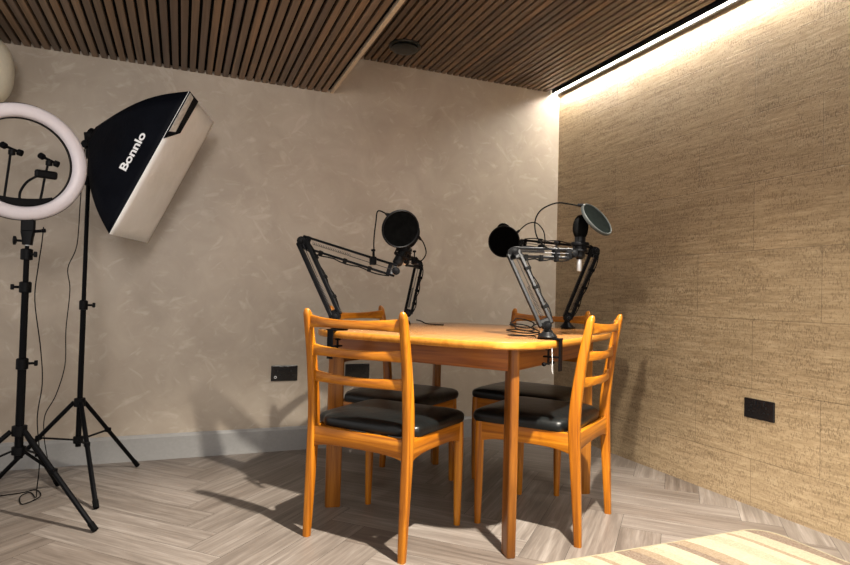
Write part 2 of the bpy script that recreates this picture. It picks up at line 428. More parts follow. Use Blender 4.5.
# rug
def rug():
    x0, x1, y0, y1, r, h = .75, 2.165, .25, 1.712, .10, .010
    pts = []
    for cx, cy, a0 in ((x1 - r, y1 - r, 0), (x0 + r, y1 - r, 90), (x0 + r, y0 + r, 180), (x1 - r, y0 + r, 270)):
        for k in range(9): a = R(a0 + k * 90 / 8); pts.append(V((cx + r * math.cos(a) - x1, cy + r * math.sin(a) - y1, 0)))
    c = V(((x0 - x1) / 2, (y0 - y1) / 2, 0))
    def ins(d, z): return [p + (c - p).normalized() * d + V((0, 0, z)) for p in pts]
    t = thing('rug', 'cream and tan striped rug with a rounded corner on the floor in the foreground', 'rug', (x1, y1, 0.0005))
    b = MB(); b.loft([ins(.012, 0.0), ins(.012, h), ins(.016, h)]); b.build('pile', M['rug'], t)
    b = MB()
    secs = [ins(0.002, 0), ins(0, .004), ins(.003, .0095), ins(.010, .0095), ins(.0118, .0)]
    n = len(pts); vs = [p for q in secs for p in q]; fs = []
    for i in range(5):
        for j in range(n): k = (j + 1) % n; i2 = (i + 1) % 5; fs.append((i * n + j, i * n + k, i2 * n + k, i2 * n + j))
    b.add(vs, fs); b.build('binding', M['rug_edge'], t)
rug()

# ------------------------------------------------------------------ chairs
def rrect(c, ux, uy, w, h, r, k=3):
    c, ux, uy = V(c), V(ux), V(uy); out = []
    r = min(r, w * .49, h * .49)
    for sx, sy, a0 in ((1, 1, 0), (-1, 1, 90), (-1, -1, 180), (1, -1, 270)):
        for i in range(k + 1):
            a = R(a0 + 90 * i / k); out.append(c + ux * (sx * (w / 2 - r) + r * math.cos(a)) + uy * (sy * (h / 2 - r) + r * math.sin(a)))
    return out
X, Y, Z = V((1, 0, 0)), V((0, 1, 0)), V((0, 0, 1))
PZ = [(0, -.196, .027, .027), (.10, -.191, .031, .029), (.25, -.183, .037, .031), (.36, -.177, .042, .032), (.45, -.175, .043, .032), (.55, -.183, .041, .031), (.68, -.201, .035, .030), (.78, -.220, .030, .029), (.818, -.228, .027, .028), (.830, -.231, .020, .022), (.836, -.2325, .010, .012)]
def post_y(z):
    for (a, b_) in zip(PZ, PZ[1:]):
        if a[0] <= z <= b_[0]: t = (z - a[0]) / (b_[0] - a[0]); return a[1] + (b_[1] - a[1]) * t
    return PZ[-1][1]
def make_chair(label):
    t = thing('dining_chair', label, 'chair', group='dining chairs around the table')
    for sx in (-1, 1):
        b = MB(); secs = []
        path = smooth_path([(0, p[1], p[0]) for p in PZ], 3)
        for q in path:
            for (a, c) in zip(PZ, PZ[1:]):
                if a[0] <= q.z <= c[0] + 1e-6: k = (q.z - a[0]) / (c[0] - a[0]); d = a[2] + (c[2] - a[2]) * k; w = a[3] + (c[3] - a[3]) * k; break
            secs.append(rrect((sx * .205, q.y, q.z), X, Y, w, d, .009))
        b.loft(secs); b.build('back_post', M['teak_z'], t)
    for sx in (-1, 1):
        b = MB(); b.lathe([(.0125, 0), (.0135, .03), (.0165, .15), (.0185, .27), (.0185, .345), (.017, .402), (.0, .403)], (sx * .211, .206, 0), n=16); b.build('front_leg', M['teak_z'], t)
    def rail(name, a, c, th, arch, mat, sidev):
        b = MB(); secs = []; a, c = V(a), V(c); n = 12
        for i in range(n + 1):
            k = i / n; p = a.lerp(c, k); e = abs(2 * k - 1) ** 4
            lo = .343 - arch * e; hi = .403
            secs.append(rrect((p.x, p.y, (lo + hi) / 2), V(sidev), Z, th, hi - lo, .004, 2))
        b.loft(secs); b.build(name, mat, t)
    rail('seat_rail', (-.193, -.178, 0), (.193, -.178, 0), .020, .014, M['teak_x'], Y)
    rail('seat_rail', (-.196, .208, 0), (.196, .208, 0), .020, .006, M['teak_x'], Y)
    for sx in (-1, 1): rail('seat_rail', (sx * .206, -.160, 0), (sx * .211, .192, 0), .020, .016, M['teak_y'], X)
    # ladder slats, bowed to the rear
    for zc, hm, he in ((.789, .030, .046), (.685, .031, .043), (.588, .032, .041)):
        b = MB(); secs = []; n = 16
        for i in range(n + 1):
            k = 2 * i / n - 1; e = k * k
            h = hm + (he - hm) * e ** 1.3; yy = post_y(zc) - .028 * (1 - e) + .003
            th = .013 + .006 * e
            zz = zc - .004 * (1 - e)
            secs.append(rrect((k * .193, yy, zz), Y, Z, th, h, .005, 2))
        b.loft(secs); b.build('back_slat', M['teak_x'], t)
    # upholstered pad
    b = MB(); secs = []
    def outline(sc, z, dome):
        out = []
        for i in range(56):
            a = 2 * math.pi * i / 56; ca, sa = math.cos(a), math.sin(a); n = 9
            x = abs(ca) ** (2 / n) * math.copysign(1, ca); y = abs(sa) ** (2 / n) * math.copysign(1, sa)
            hw = .220 + .015 * (y + 1) / 2
            if y < -.80: hw -= .034 * min(1, (-.80 - y) / .10)
            out.append(V((x * hw * sc, .038 + y * .208 * sc, z)))
        return out
    for sc, z in ((.93, .4032), (.985, .404), (1.0, .411), (1.003, .422), (.995, .432), (.97, .439), (.90, .446), (.75, .4515), (.5, .4545), (.25, .456), (.05, .4563)): secs.append(outline(sc, z, 0))
    b.loft(secs); b.build('seat_pad', M['vinyl'], t)
    return t
chA = make_chair('orange-brown ladder-back chair nearest the left, its back turned to the viewer')
chA.location = (.735, 2.172, 0); chA.rotation_euler = (0, 0, R(38.5 - 90))
dup(chA, (1.406, 2.086, 0), R(126.2 - 90), 'orange-brown ladder-back chair at front right of the table, facing left, nearest the cork wall')
dup(chA, (.950, 2.694, 0), R(-52.5 - 90), 'ladder-back chair behind the left end of the table, its back against the plaster wall')
dup(chA, (1.654, 2.599, 0), R(-144.5 - 90), 'ladder-back chair behind the right end of the table, in front of the room corner')

# ------------------------------------------------------------------ table
TC, TA_ = V((1.18, 2.39, 0)), R(35.3)
t = thing('dining_table', 'orange-brown teak dining table with rounded ends and four legs', 'table', TC, TA_)
def superell(A, B, n, z, k=96):
    out = []
    for i in range(k):
        a = 2 * math.pi * i / k; ca, sa = math.cos(a), math.sin(a)
        out.append(V((.05 + A * abs(ca) ** (2 / n) * math.copysign(1, ca), B * abs(sa) ** (2 / n) * math.copysign(1, sa), z)))
    return out
b = MB(); b.loft([superell(.588, .508, 5, .7155), superell(.596, .516, 5, .7165), superell(.600, .520, 5, .722), superell(.600, .520, 5, .739), superell(.598, .518, 5, .743)], mi=1, caps=False)
lo = superell(.588, .508, 5, .7155); hi = superell(.598, .518, 5, .743); h2 = superell(.594, .514, 5, .745)
b.loft([hi, h2, superell(.3, .25, 3, .745), superell(.01, .01, 2, .745)], mi=0, caps=False)
b.add(lo, [tuple(reversed(range(96)))], 0)
b.build('table_top', [M['top'], M['edge']], t)
LX, LY = .408, .402
for s in (-1, 1):
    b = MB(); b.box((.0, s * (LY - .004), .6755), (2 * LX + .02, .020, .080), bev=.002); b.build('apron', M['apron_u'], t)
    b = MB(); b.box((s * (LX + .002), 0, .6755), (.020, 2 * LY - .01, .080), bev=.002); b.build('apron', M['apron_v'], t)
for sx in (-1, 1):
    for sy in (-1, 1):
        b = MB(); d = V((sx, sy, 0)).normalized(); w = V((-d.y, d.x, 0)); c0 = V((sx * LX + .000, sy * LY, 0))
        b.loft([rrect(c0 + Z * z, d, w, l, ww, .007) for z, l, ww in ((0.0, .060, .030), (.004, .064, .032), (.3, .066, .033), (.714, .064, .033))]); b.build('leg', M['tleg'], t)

# ------------------------------------------------------------------ stands, ring light, softbox
def tripod(label, base, foot_ang, rad, hub, low, top, r1, collars, group=None, bow=0.0):
    t = thing('light_stand', label, 'stand', (*base, 0), 0, 'black tripod light stands')
    b = MB(); b.tube([(0, 0, low - .03), (0, 0, collars[0])], r1); b.build('lower_pole', M['black_paint'], t)
    zs = collars + [top]
    for i in range(len(collars)):
        r = r1 - .0025 * (i + 1); b = MB(); b.tube([(0, 0, zs[i] - .02), (0, 0, zs[i + 1])], r); b.build('pole_section', M['black_paint'], t)
        b = MB(); b.lathe([(r1 + .001, -.022), (r1 + .006, -.02), (r1 + .006, .018), (r1 + .001, .022)], (0, 0, zs[i]), n=16); cl = b.build('collar', M['black_plastic'], t)
        b = MB(); dx = V((math.cos(R(20 + 150 * i)), math.sin(R(20 + 150 * i)), 0)); b.tube([V((0, 0, zs[i])) + dx * (r1 + .004), V((0, 0, zs[i])) + dx * (r1 + .028)], .005); b.box(V((0, 0, zs[i])) + dx * (r1 + .03), (.012, .012, .022), bev=.003); b.build('clamp_knob', M['black_plastic'], cl)
    b = MB(); b.lathe([(r1 + .002, -.02), (r1 + .011, -.018), (r1 + .011, .018), (r1 + .002, .02)], (0, 0, hub), n=18); b.build('upper_hub', M['black_plastic'], t)
    b = MB(); b.lathe([(r1 + .002, -.016), (r1 + .009, -.014), (r1 + .009, .014), (r1 + .002, .016)], (0, 0, low), n=18); b.build('lower_hub', M['black_plastic'], t)
    for a in foot_ang:
        d = V((math.cos(R(a)), math.sin(R(a)), 0)); w = V((-d.y, d.x, 0))
        p0 = d * (r1 + .012) + Z * hub; p1 = d * rad + Z * .011
        b = MB(); b.tube([p0, p0.lerp(p1, .5), p1], .0095); lg = b.build('leg', M['black_paint'], t)
        b = MB(); e = (p1 - p0).normalized(); b.tube([p1 - e * .03, p1 + e * .004], .0115); b.build('rubber_foot', M['rubber'], lg)
        q = p0.lerp(p1, .42)
        b = MB(); b.bar(d * (r1 + .008) + Z * low, q, .012, .006, w); b.box(q, (.022, .022, .02), Matrix((d, w, Z)).transposed(), bev=.003); b.build('strut', M['black_paint'], lg)
    return t
def angs(base, feet): return [math.degrees(math.atan2(y - base[1], x - base[0])) for x, y in feet]
rb = (-.560, 2.723)
tripod('black tripod stand holding the ring light at the far left', rb, angs(rb, [(-.256, 2.471), (-.484, 3.105), (-.918, 2.591)]), .385, .334, .258, 1.045, .015, [.590, .885, 1.012])
sb_ = (-.405, 3.057)
tripod('black tripod stand under the softbox, close to the plaster wall', sb_, angs(sb_, [(-.178, 3.322), (-.289, 2.727), (-.749, 3.121)]), .349, .378, .212, 1.49, .0115, [.811, 1.37])

RC = V((-.582, 2.705, 1.364)); rn = V((math.sin(R(24)), -math.cos(R(24)), -.07)).normalized(); ru = (Z - rn * Z.dot(rn)).normalized(); rx = ru.cross(rn) * -1
rx = rn.cross(ru) * -1
if rx.x < 0: rx = -rx
t = thing('ring_light', 'large white ring light with phone clips inside, on the left tripod', 'ring light', RC)
def ringpt(r, a, d): return rx * r * math.cos(a) + ru * r * math.sin(a) + rn * d
def ringloft(prof, n=72):
    b = MB(); vs = []; fs = []; k = len(prof)
    for i in range(n):
        a = 2 * math.pi * i / n; vs += [ringpt(r, a, d) for r, d in prof]
    for i in range(n):
        for j in range(k): fs.append((i * k + j, ((i + 1) % n) * k + j, ((i + 1) % n) * k + (j + 1) % k, i * k + (j + 1) % k))
    b.add(vs, fs); return b
ringloft([(.169, .004), (.171, .018), (.178, .026), (.195, .030), (.211, .026), (.2195, .018), (.2215, .004)]).build('diffuser', M['ring_white'], t)
ringloft([(.1655, .0038), (.1655, -.016), (.175, -.024), (.214, -.024), (.2235, -.016), (.2235, .0038)]).build('housing', M['black_plastic'], t)
# holder bar inside the lower arc
b = MB(); secs = []
for i in range(17):
    a = R(238 + 72 * i / 16); e = 1 - abs(2 * i / 16 - 1) ** 2
    secs.append([ringpt(r, a, d) for r, d in ((.1655, -.008), (.1655, .014), (.158 - .020 * e, .014), (.158 - .020 * e, -.008))])
b.loft(secs, smooth=False); b.build('holder_bar', M['black_plastic'], t)
S_ = 2.316 / 598.3
def rp(px, py, d=.012):  # point in the ring's own plane, offset from its centre
    return rx * (px * S_) + ru * (py * S_) + rn * d
def clip_head(c, parent, tilt):
    b = MB(); ax = (rx * math.cos(tilt) + ru * math.sin(tilt)).normalized()
    b.tube([c - ax * .026, c + ax * .026], .0055); 
    for s in (-1, 1): b.tube([c + ax * s * .022 - rn * .006, c + ax * s * .034 + rn * .002], .0125, 12)
    b.lathe([(.004, -.012), (.012, -.01), (.012, .008), (.004, .01)], c - ru * .012, ru, n=12)
    return b.build('phone_clip', M['black_plastic'], parent)
for pts, head, tilt in (([(-14, -36), (-13, -22), (-12, -8), (-11, 8)], (-10, 11), -.32), ([(16, -36), (17.5, -26), (19, -12), (21, 1)], (22, 6), -.38)):
    b = MB(); b.tube(smooth_path([rp(*p) for p in pts]), .0045); a_ = b.build('gooseneck', M['black_plastic'], t)
    clip_head(rp(*head), a_, tilt)
b = MB(); b.tube(smooth_path([rp(*p) for p in ((-1.5, -37), (-1, -29), (4, -19), (12, -12), (17, -9))]), .0048); a_ = b.build('gooseneck', M['black_plastic'], t)
b = MB(); b.box(rp(20, -9), (.078, .022, .032), Matrix((rx, rn, ru)).transposed(), bev=.008); b.build('remote', M['black_plastic'], a_)
# mount under the ring
b = MB(); mz = 1.045 - RC.z; px_ = -.560 - RC.x
top_ = V((0, 0.022, 0)) 
b.box(V((px_, .023, -.240)), (.046, .030, .048), bev=.005); b.loft([rrect(V((px_, .023, z)), X, Y, w, .034, .006) for z, w in ((-.262, .046), (-.29, .036), (-.315, .032))])
b.tube([V((px_ + .018, .020, -.262)), V((px_ + .050, .014, -.258))], .006); b.lathe([(.004, 0), (.008, .003), (.008, .014), (.003, .016)], V((px_ + .046, .014, -.258)), (1, -.2, .1), 12); b.build('mount_bracket', M['black_plastic'], t)
b = MB(); b.tube([V((px_ - .01, .023, -.30)), V((px_ - .035, .018, -.30))], .005); b.lathe([(.008, 0), (.017, .003), (.017, .012), (.008, .014)], V((px_ - .034, .018, -.30)), (-1, -.2, 0), 8); b.build('tilt_knob', M['black_plastic'], t)
b = MB(); b.tube([V((px_, .023, -.3185)), V((px_, .023, -.312))], .008); tag(b.build('spigot', M['steel'], t), 'silver spigot')

# softbox
hub = V((-.385, 3.054, 1.574)); Bl = V((.419, -.117, .900)).normalized(); Ba = V((.873, -.219, -.435)); Ba = (Ba - Bl * Ba.dot(Bl)).normalized(); Bs = Ba.cross(Bl)
if Bs.y < 0: Bs = -Bs
t = thing('softbox', 'black softbox with a white diffuser front and printed lettering, tilted to the right', 'softbox', hub)
SD, SL, SS = .345, .3405, .240
def hw(t_, big, small=.035, bu=.032): return small + (big - small) * t_ + bu * math.sin(math.pi * t_) 
def bp(x, y, t_):  # x along long axis, y along short axis (fractions -1..1)
    return Ba * SD * t_ + Bl * x * hw(t_, SL) + Bs * y * hw(t_, SS, .035, .035)
for side in range(4):
    b = MB(); n, k = 14, 10; vs = []; fs = []
    for i in range(n + 1):
        for j in range(k + 1):
            q = 2 * j / k - 1; tt = i / n; sag = 1 - .05 * (1 - q * q) * math.sin(math.pi * tt)
            x, y = ((q, -sag), (q, sag), (sag, q), (-sag, q))[side]
            vs.append(bp(x, y, tt))
    for i in range(n):
        for j in range(k): fs.append((i * (k + 1) + j, i * (k + 1) + j + 1, (i + 1) * (k + 1) + j + 1, (i + 1) * (k + 1) + j))
    b.add(vs, fs); o = b.build('side_panel', M['nylon'], t)
    md = o.modifiers.new('thick', 'SOLIDIFY'); md.thickness = .002; md.offset = 0
b = MB(); n = 12; vs = []; fs = []
for i in range(n + 1):
    for j in range(n + 1):
        x, y = 2 * i / n - 1, 2 * j / n - 1
        vs.append(Ba * (SD + .003 + .012 * (1 - x ** 4) * (1 - y ** 4)) + Bl * x * SL * 1.002 + Bs * y * SS * 1.002)
for i in range(n):
    for j in range(n): fs.append((i * (n + 1) + j, (i + 1) * (n + 1) + j, (i + 1) * (n + 1) + j + 1, i * (n + 1) + j + 1))
b.add(vs, fs); dif = b.build('diffuser_cloth', M['cloth'], t); md = dif.modifiers.new('thick', 'SOLIDIFY'); md.thickness = .003; md.offset = -1
def fp(x, y, d): return Ba * (SD + d) + Bl * x * SL + Bs * y * SS
b = MB(); b.add([fp(1.008, -1.01, .006), fp(1.008, -.46, .010), fp(.52, -.60, .0195), fp(.34, -1.01, .006), fp(1.008, -1.01, .003), fp(1.008, -.46, .007), fp(.52, -.60, .0165), fp(.34, -1.01, .003)],
    [(0, 1, 2, 3), (7, 6, 5, 4), (0, 4, 5, 1), (1, 5, 6, 2), (2, 6, 7, 3), (3, 7, 4, 0)], smooth=False); b.build('edge_flap', M['nylon'], t)
b = MB(); b.add([fp(.995, -1.0, .0065), fp(.98, -.80, .0095), fp(.49, -.83, .0165), fp(.45, -1.0, .0075), fp(.995, -1.0, .005), fp(.98, -.80, .008), fp(.49, -.83, .015), fp(.45, -1.0, .006)],
    [(0, 1, 2, 3), (7, 6, 5, 4), (0, 4, 5, 1), (1, 5, 6, 2), (2, 6, 7, 3), (3, 7, 4, 0)], smooth=False)
for q in range(len(b.v)): b.v[q] = b.v[q] + Ba * .003
tag(b.build('velcro_strip', M['velcro'], t), 'grey velcro strip')
# lettering on the near panel
cu = bpy.data.curves.new('lettering', 'FONT'); cu.body = 'Bonnlo'; cu.size = .064; cu.align_x = 'CENTER'; cu.offset = .0018; cu.extrude = .0; cu.resolution_u = 4; cu.space_character = .98
tmp = bpy.data.objects.new('lettering_curve', cu); C.objects.link(tmp)
dg = bpy.context.evaluated_depsgraph_get(); me = bpy.data.meshes.new_from_object(tmp.evaluated_get(dg)); bpy.data.objects.remove(tmp); bpy.data.curves.remove(cu)
import bmesh
bm = bmesh.new(); bm.from_mesh(me); bmesh.ops.triangulate(bm, faces=bm.faces); bmesh.ops.subdivide_edges(bm, edges=bm.edges, cuts=1)
for w in bm.verts:
    tt = .785 - (w.co.y) / SD * .80; q = max(-1, min(1, (w.co.x * 1.0 + .008) / hw(tt, SL)))
    sag = 1 - .05 * (1 - q * q) * math.sin(math.pi * tt)
    w.co = bp(q, -sag, tt) - Bs * .003
bm.to_mesh(me); bm.free(); me.materials.clear(); me.materials.append(M['print'])
lt = bpy.data.objects.new('lettering', me); C.objects.link(lt); lt.parent = t; tag(lt, 'white printed lettering')
# speed ring and tilt bracket
b = MB(); b.lathe([(.015, -.03), (.026, -.027), (.03, .005), (.02, .01)], (0, 0, 0), Ba, 18); b.build('lamp_holder', M['black_plastic'], t)
pt = V((-.405, 3.057, 1.50)) - hub
b = MB(); b.tube([pt - Z * .03, pt + Z * .02], .016, 12); b.bar(pt + Z * .01, -Ba * .035, .022, .03, Bs); b.lathe([(.008, 0), (.017, .004), (.017, .014), (.006, .016)], pt + V((-.012, -.012, .03)), (-.5, -.85, 0), 10); b.build('tilt_bracket', M['black_plastic'], t)

# hanging lampshade cut by the left edge
t = thing('pendant_lamp', 'cream rounded lampshade cut off by the left edge of the picture', 'lamp', (-.895, 3.20, 1.850))
prof = []
for i in range(25):
    a = -math.pi / 2 + math.pi * i / 24; e = 2 / 2.5
    prof.append((.158 * abs(math.cos(a)) ** e + .0001, .165 * math.copysign(abs(math.sin(a)) ** e, math.sin(a))))
b = MB(); b.lathe(prof, n=40); b.build('lamp_shade', M['cream'], t)
b = MB(); b.tube([(0, 0, .164), (0, 0, ZD - 1.845 - .001)], .003); b.lathe([(.012, 0), (.018, .02), (.012, .035)], (0, 0, .16), n=14); b.build('cord', M['black_plastic'], t)

def cable(name, label, cat, pts, r=.0022, mat='rubber', sub=6):
    P = smooth_path(pts, sub); o0 = P[0]
    b = MB(); b.tube([p - o0 for p in P], r, 6); o = b.build(name, M[mat]); o.location = o0; return tag(o, label, cat)
cable('power_cable', 'thin black cable hanging from the ring light and coiling on the floor', 'cable',
      [(-.508, 2.724, 1.122), (-.515, 2.742, 1.06), (-.528, 2.765, .97), (-.540, 2.790, .835), (-.515, 2.80, .638), (-.505, 2.80, .50), (-.520, 2.815, .362), (-.507, 2.82, .20), (-.52, 2.86, .06), (-.535, 2.93, .010), (-.575, 3.03, .004), (-.60, 2.98, .004), (-.57, 2.875, .004), (-.525, 2.96, .004), (-.56, 3.06, .004), (-.62, 3.03, .004), (-.80, 3.00, .004)])
cable('power_cable', 'thin black cable hanging loose from the softbox head beside its stand', 'cable',
      [(-.43, 3.105, 1.535), (-.445, 3.14, 1.29), (-.453, 3.148, 1.084), (-.488, 3.165, .977), (-.476, 3.162, .876), (-.487, 3.171, .692), (-.486, 3.175, .531), (-.520, 3.192, .392), (-.563, 3.212, .299), (-.566, 3.225, .20), (-.553, 3.25, .09), (-.545, 3.28, .012), (-.53, 3.26, .004), (-.50, 3.15, .004)])

# ------------------------------------------------------------------ microphone arms, microphones, pop filters
def coil(b, a, c, r, turns, mi=0):
    a, c = V(a), V(c); d = (c - a).normalized(); u = d.orthogonal().normalized(); w = d.cross(u); n = turns * 7
    b.tube([a.lerp(c, i / n) + (u * math.cos(2 * math.pi * i / 7) + w * math.sin(2 * math.pi * i / 7)) * r for i in range(n + 1)], .0012, 4, mi)
VIEW = V((.376, .926, .0))
def boom(label, base, out, bot, elb, end, metal='black_paint', spine=None, wu=.016, wl=.0165, bwl=.0135):
    base = V((*base, .745)); out = V((*out, 0)).normalized()
    t = thing('microphone_boom_arm', label, 'microphone arm', base, 0, 'microphone arms clamped to the table')
    bot, elb, end = V(bot) - base, V(elb) - base, V(end) - base
    sd = V((-out.y, out.x, 0)); rot = Matrix((out, sd, Z)).transposed()
    e = spine
    b = MB()
    b.box(out * (e / 2 - .01) + Z * .0035, (e + .045, .040, .006), rot, bev=.002)
    b.box(out * (e + .010) - Z * .052, (.006, .028, .118), rot, bev=.0015)
    b.box(out * (e - .022) - Z * .062, (.060, .024, .006), rot, bev=.0015)
    cl = b.build('table_clamp', M['black_paint'], t)
    b = MB(); b.tube([out * (e - .035) - Z * .092, out * (e - .035) - Z * .036], .0045); b.lathe([(.012, 0), (.013, .003), (.006, .007)], out * (e - .035) - Z * .0385, (0, 0, 1), 12)
    h = sd * .042; q = out * (e - .035) - Z * .086
    b.tube([q - h, q + h], .0036)
    for s in (-1, 1): b.lathe([(.002, -.007), (.008, -.003), (.008, .004), (.002, .007)], q + h * s, sd, 8)
    b.build('clamp_screw', M['gun'], cl)
    b = MB(); b.lathe([(.034, .0066), (.036, .010), (.031, .017), (.020, .026), (.014, .036), (.013, .044)], n=20); b.build('base_socket', M['gun'], t)
    b = MB(); b.tube([V((0, 0, .04)), bot], .0075); b.build('pivot_pin', M['gun'], t)
    def seg(name, a, c, w0, bw):
        d = (c - a).normalized(); nrm = d.cross(VIEW).normalized(); b = MB()
        for s in (-1, 1):
            for k in (-1, 1): b.bar(a + nrm * s * w0 + VIEW * k * .008, c + nrm * s * w0 + VIEW * k * .008, bw, bw, nrm)
        for f in (.06, .93): b.box(a.lerp(c, f), (.016, .026, 2 * w0 + .012), Matrix((d, VIEW, nrm)).transposed(), bev=.003)
        o = b.build(name, M[metal], t)
        b = MB(); coil(b, a.lerp(c, .12) - VIEW * .02 + nrm * w0 * .2, a.lerp(c, .52) - VIEW * .02 + nrm * w0 * .2, .0055, 22)
        b.tube([a.lerp(c, .52) - VIEW * .02, c - VIEW * .012], .0015, 5); b.build('spring', M['chrome'], o)
        b = MB(); P = []
        for i in range(15):
            f = i / 14; P.append(a.lerp(c, .05 + .9 * f) + nrm * (-w0 - .006 - .008 * abs(math.sin(f * 3 * math.pi))) - VIEW * .01)
        b.tube(P, .0026, 6); b.build('strapped_cable', M['rubber'], o)
        for f in (.22, .48, .74): b2 = MB(); b2.box(a.lerp(c, f) - nrm * (w0 + .004), (.014, .034, .024), Matrix((d, VIEW, nrm)).transposed(), bev=.003); b2.build('strap', M['rubber'], o)
        return d, nrm
    d1, n1 = seg('lower_arm', bot, elb, wl, bwl)
    d2, n2 = seg('upper_arm', elb, end, wu, .0095)
    def plates(name, p, size):
        b = MB()
        for k in (-1, 1): b.lathe([(size * .6, -.002), (size, -.0015), (size, .0015), (size * .6, .002)], p + VIEW * k * .016, VIEW, 18)
        b.tube([p - VIEW * .034, p + VIEW * .03], .005)
        o = b.build(name, M['black_plastic'], t)
        b = MB(); b.lathe([(.004, 0), (.011, .002), (.011, .012), (.004, .014)], p - VIEW * .034, -VIEW, 10); b.build('knob', M['black_plastic'], o)
    plates('shoulder_joint', bot, .017); plates('elbow_joint', elb, .019); plates('head_joint', end, .016)
    return t
def tb(u, v): c, s = math.cos(TA_), math.sin(TA_); return (TC.x + u * c - v * s, TC.y + u * s + v * c)
U_, V__ = (math.cos(TA_), math.sin(TA_)), (-math.sin(TA_), math.cos(TA_))
neg = lambda q: (-q[0], -q[1])
bL, bK, bE, bF = tb(-.505, .31), tb(.17, .462), (1.236, 1.848), tb(.585, -.25)
boom('black microphone arm clamped to the left edge of the table, elbow raised at far left', bL, neg(U_), (.581, 2.375, .800), (.459, 2.507, 1.107), (.813, 2.323, .991), spine=.042, wu=.022, wl=.0175, bwl=.017)
boom('black microphone arm clamped to the back edge of the table, near the plaster wall', bK, V__, (1.066, 2.843, .800), (1.108, 2.817, 1.053), (.967, 2.626, 1.048), spine=.056)
boom('grey-black microphone arm clamped to the front edge of the table, leaning left', bE, neg(V__), (1.243, 1.868, .795), (1.190, 2.028, 1.071), (1.385, 1.916, 1.067), metal='gun', spine=.040, wl=.021)
boom('black microphone arm clamped to the right end of the table, leaning right', bF, U_, (1.775, 2.485, .800), (1.868, 2.399, 1.133), (1.615, 2.684, 1.179), spine=.060)

def microphone(label, p0, p1, fr, fl):
    """p0 = plug end, p1 = tip of the foam"""
    p0, p1 = V(p0), V(p1); d = (p1 - p0).normalized(); ln = (p1 - p0).length; o = p0
    t = thing('microphone', label, 'microphone', o, 0, 'microphones on the arms')
    b = MB(); b.lathe([(.008, 0), (.0095, .004), (.0095, .05), (.006, .052)], (0, 0, 0), d, 16); tag(b.build('plug', M['steel'], t), 'silver cable plug')
    m0 = ln - fl
    b = MB(); b.lathe([(.010, .045), (.020, .055), (.021, .06), (.021, m0 + .02), (.018, m0 + .03)], (0, 0, 0), d, 20); b.build('body', M['gun'], t)
    c = d * (m0 - .022)
    b = MB(); b.torus(c, d, .031, .0045, 28, 8, sq=1.6); b.torus(c - d * .026, d, .028, .004, 28, 8, sq=1.4)
    w = d.orthogonal().normalized(); w2 = d.cross(w)
    for k in range(4):
        q = w * math.cos(R(90 * k + 45)) + w2 * math.sin(R(90 * k + 45)); b.tube([c + q * .031 + d * .006, c - d * .03 + q * .028], .0035); b.tube([c + q * .03, c + q * .019 - d * .012], .0022, 6)
    b.build('shock_mount', M['black_plastic'], t)
    b = MB(); prof = []
    for i in range(15):
        a = -.9 + (math.pi / 2 + .9) * i / 14; prof.append((fr * math.cos(a) + .0001, m0 + fl * .45 + fl * .55 * math.sin(a)))
    b.lathe(prof, (0, 0, 0), d, 24); b.build('foam_windscreen', M['foam'], t)
    return t
microphone('black microphone at the left arm, mostly behind the left pop filter', (.795, 2.335, .972), (.888, 2.325, 1.160), .030, .070)
microphone('black microphone on the back arm, hidden behind the left pop filter', (.955, 2.615, 1.035), (.935, 2.560, 1.190), .030, .075)
microphone('black foam-topped microphone standing upright above the front arm, left of the tilted pop filter', (1.424, 1.924, 1.003), (1.424, 1.918, 1.222), .030, .092)
microphone('black foam microphone peeking over the round pop filter nearest the room corner', (1.640, 2.755, 1.100), (1.548, 2.775, 1.284), .040, .095)

def pop_filter(label, c, nrm, neck, clamp, meshm='mesh_black', r=.074, hoop='black_plastic'):
    c = V(c); nrm = V(nrm).normalized(); t = thing('pop_filter', label, 'pop filter', c, 0, 'pop filters on the arms')
    b = MB(); b.torus((0, 0, 0), nrm, r, .0042, 48, 8, sq=1.7); b.build('hoop', M[hoop], t)
    b = MB(); b.lathe([(0, -.0025), (r - .003, -.004), (r - .002, 0), (r - .003, .004), (0, .0025)], (0, 0, 0), nrm, 40); b.build('mesh_screen', M[meshm], t)
    P = [V(p) - c for p in neck]
    rim = P[-1] - nrm * P[-1].dot(nrm); rim = rim.normalized() * (r + .003)
    b = MB(); b.tube(smooth_path(P[:-1] + [rim.lerp(P[-1], .3), rim], 8), .0028, 8); b.build('gooseneck', M['rubber'], t)
    b = MB(); dd = (P[-2] - rim).normalized(); b.tube([rim - dd * .004, rim + dd * .018], [.008, .0055], 10); b.build('hoop_socket', M['black_plastic'], t)
    k = V(clamp) - c
    b = MB(); b.box(k, (.024, .030, .034), bev=.004); b.tube([k + Z * .014, k + Z * .040], .0035); b.lathe([(.004, 0), (.009, .002), (.009, .009), (.004, .011)], k + Z * .038, Z, 10); b.tube([P[0], k], .0035); b.build('clamp', M['black_plastic'], t)
    return t
cam = V((0, 0, .89)); r_ = V((.926, -.377, 0))
vL = (cam - V((.798, 2.239, 1.155))).normalized()
pop_filter('large round black pop filter at the left arm, seen against the plaster wall', (.798, 2.239, 1.155), vL + r_ * .32 - Z * .22, [(.726, 2.350, 1.050), (.719, 2.337, 1.114), (.721, 2.323, 1.186), (.725, 2.310, 1.230), (.749, 2.279, 1.216)], (.724, 2.358, 1.030))
pop_filter('round black pop filter of the back arm, tucked behind the large left one', (.893, 2.470, 1.170), V((-.3, -.9, -.15)), [(1.040, 2.655, 1.06), (1.046, 2.62, 1.060), (1.023, 2.516, 1.088), (.990, 2.474, 1.131), (.955, 2.46, 1.152)], (1.037, 2.700, 1.062), r=.070)
vE = (cam - V((1.448, 1.855, 1.198))).normalized()
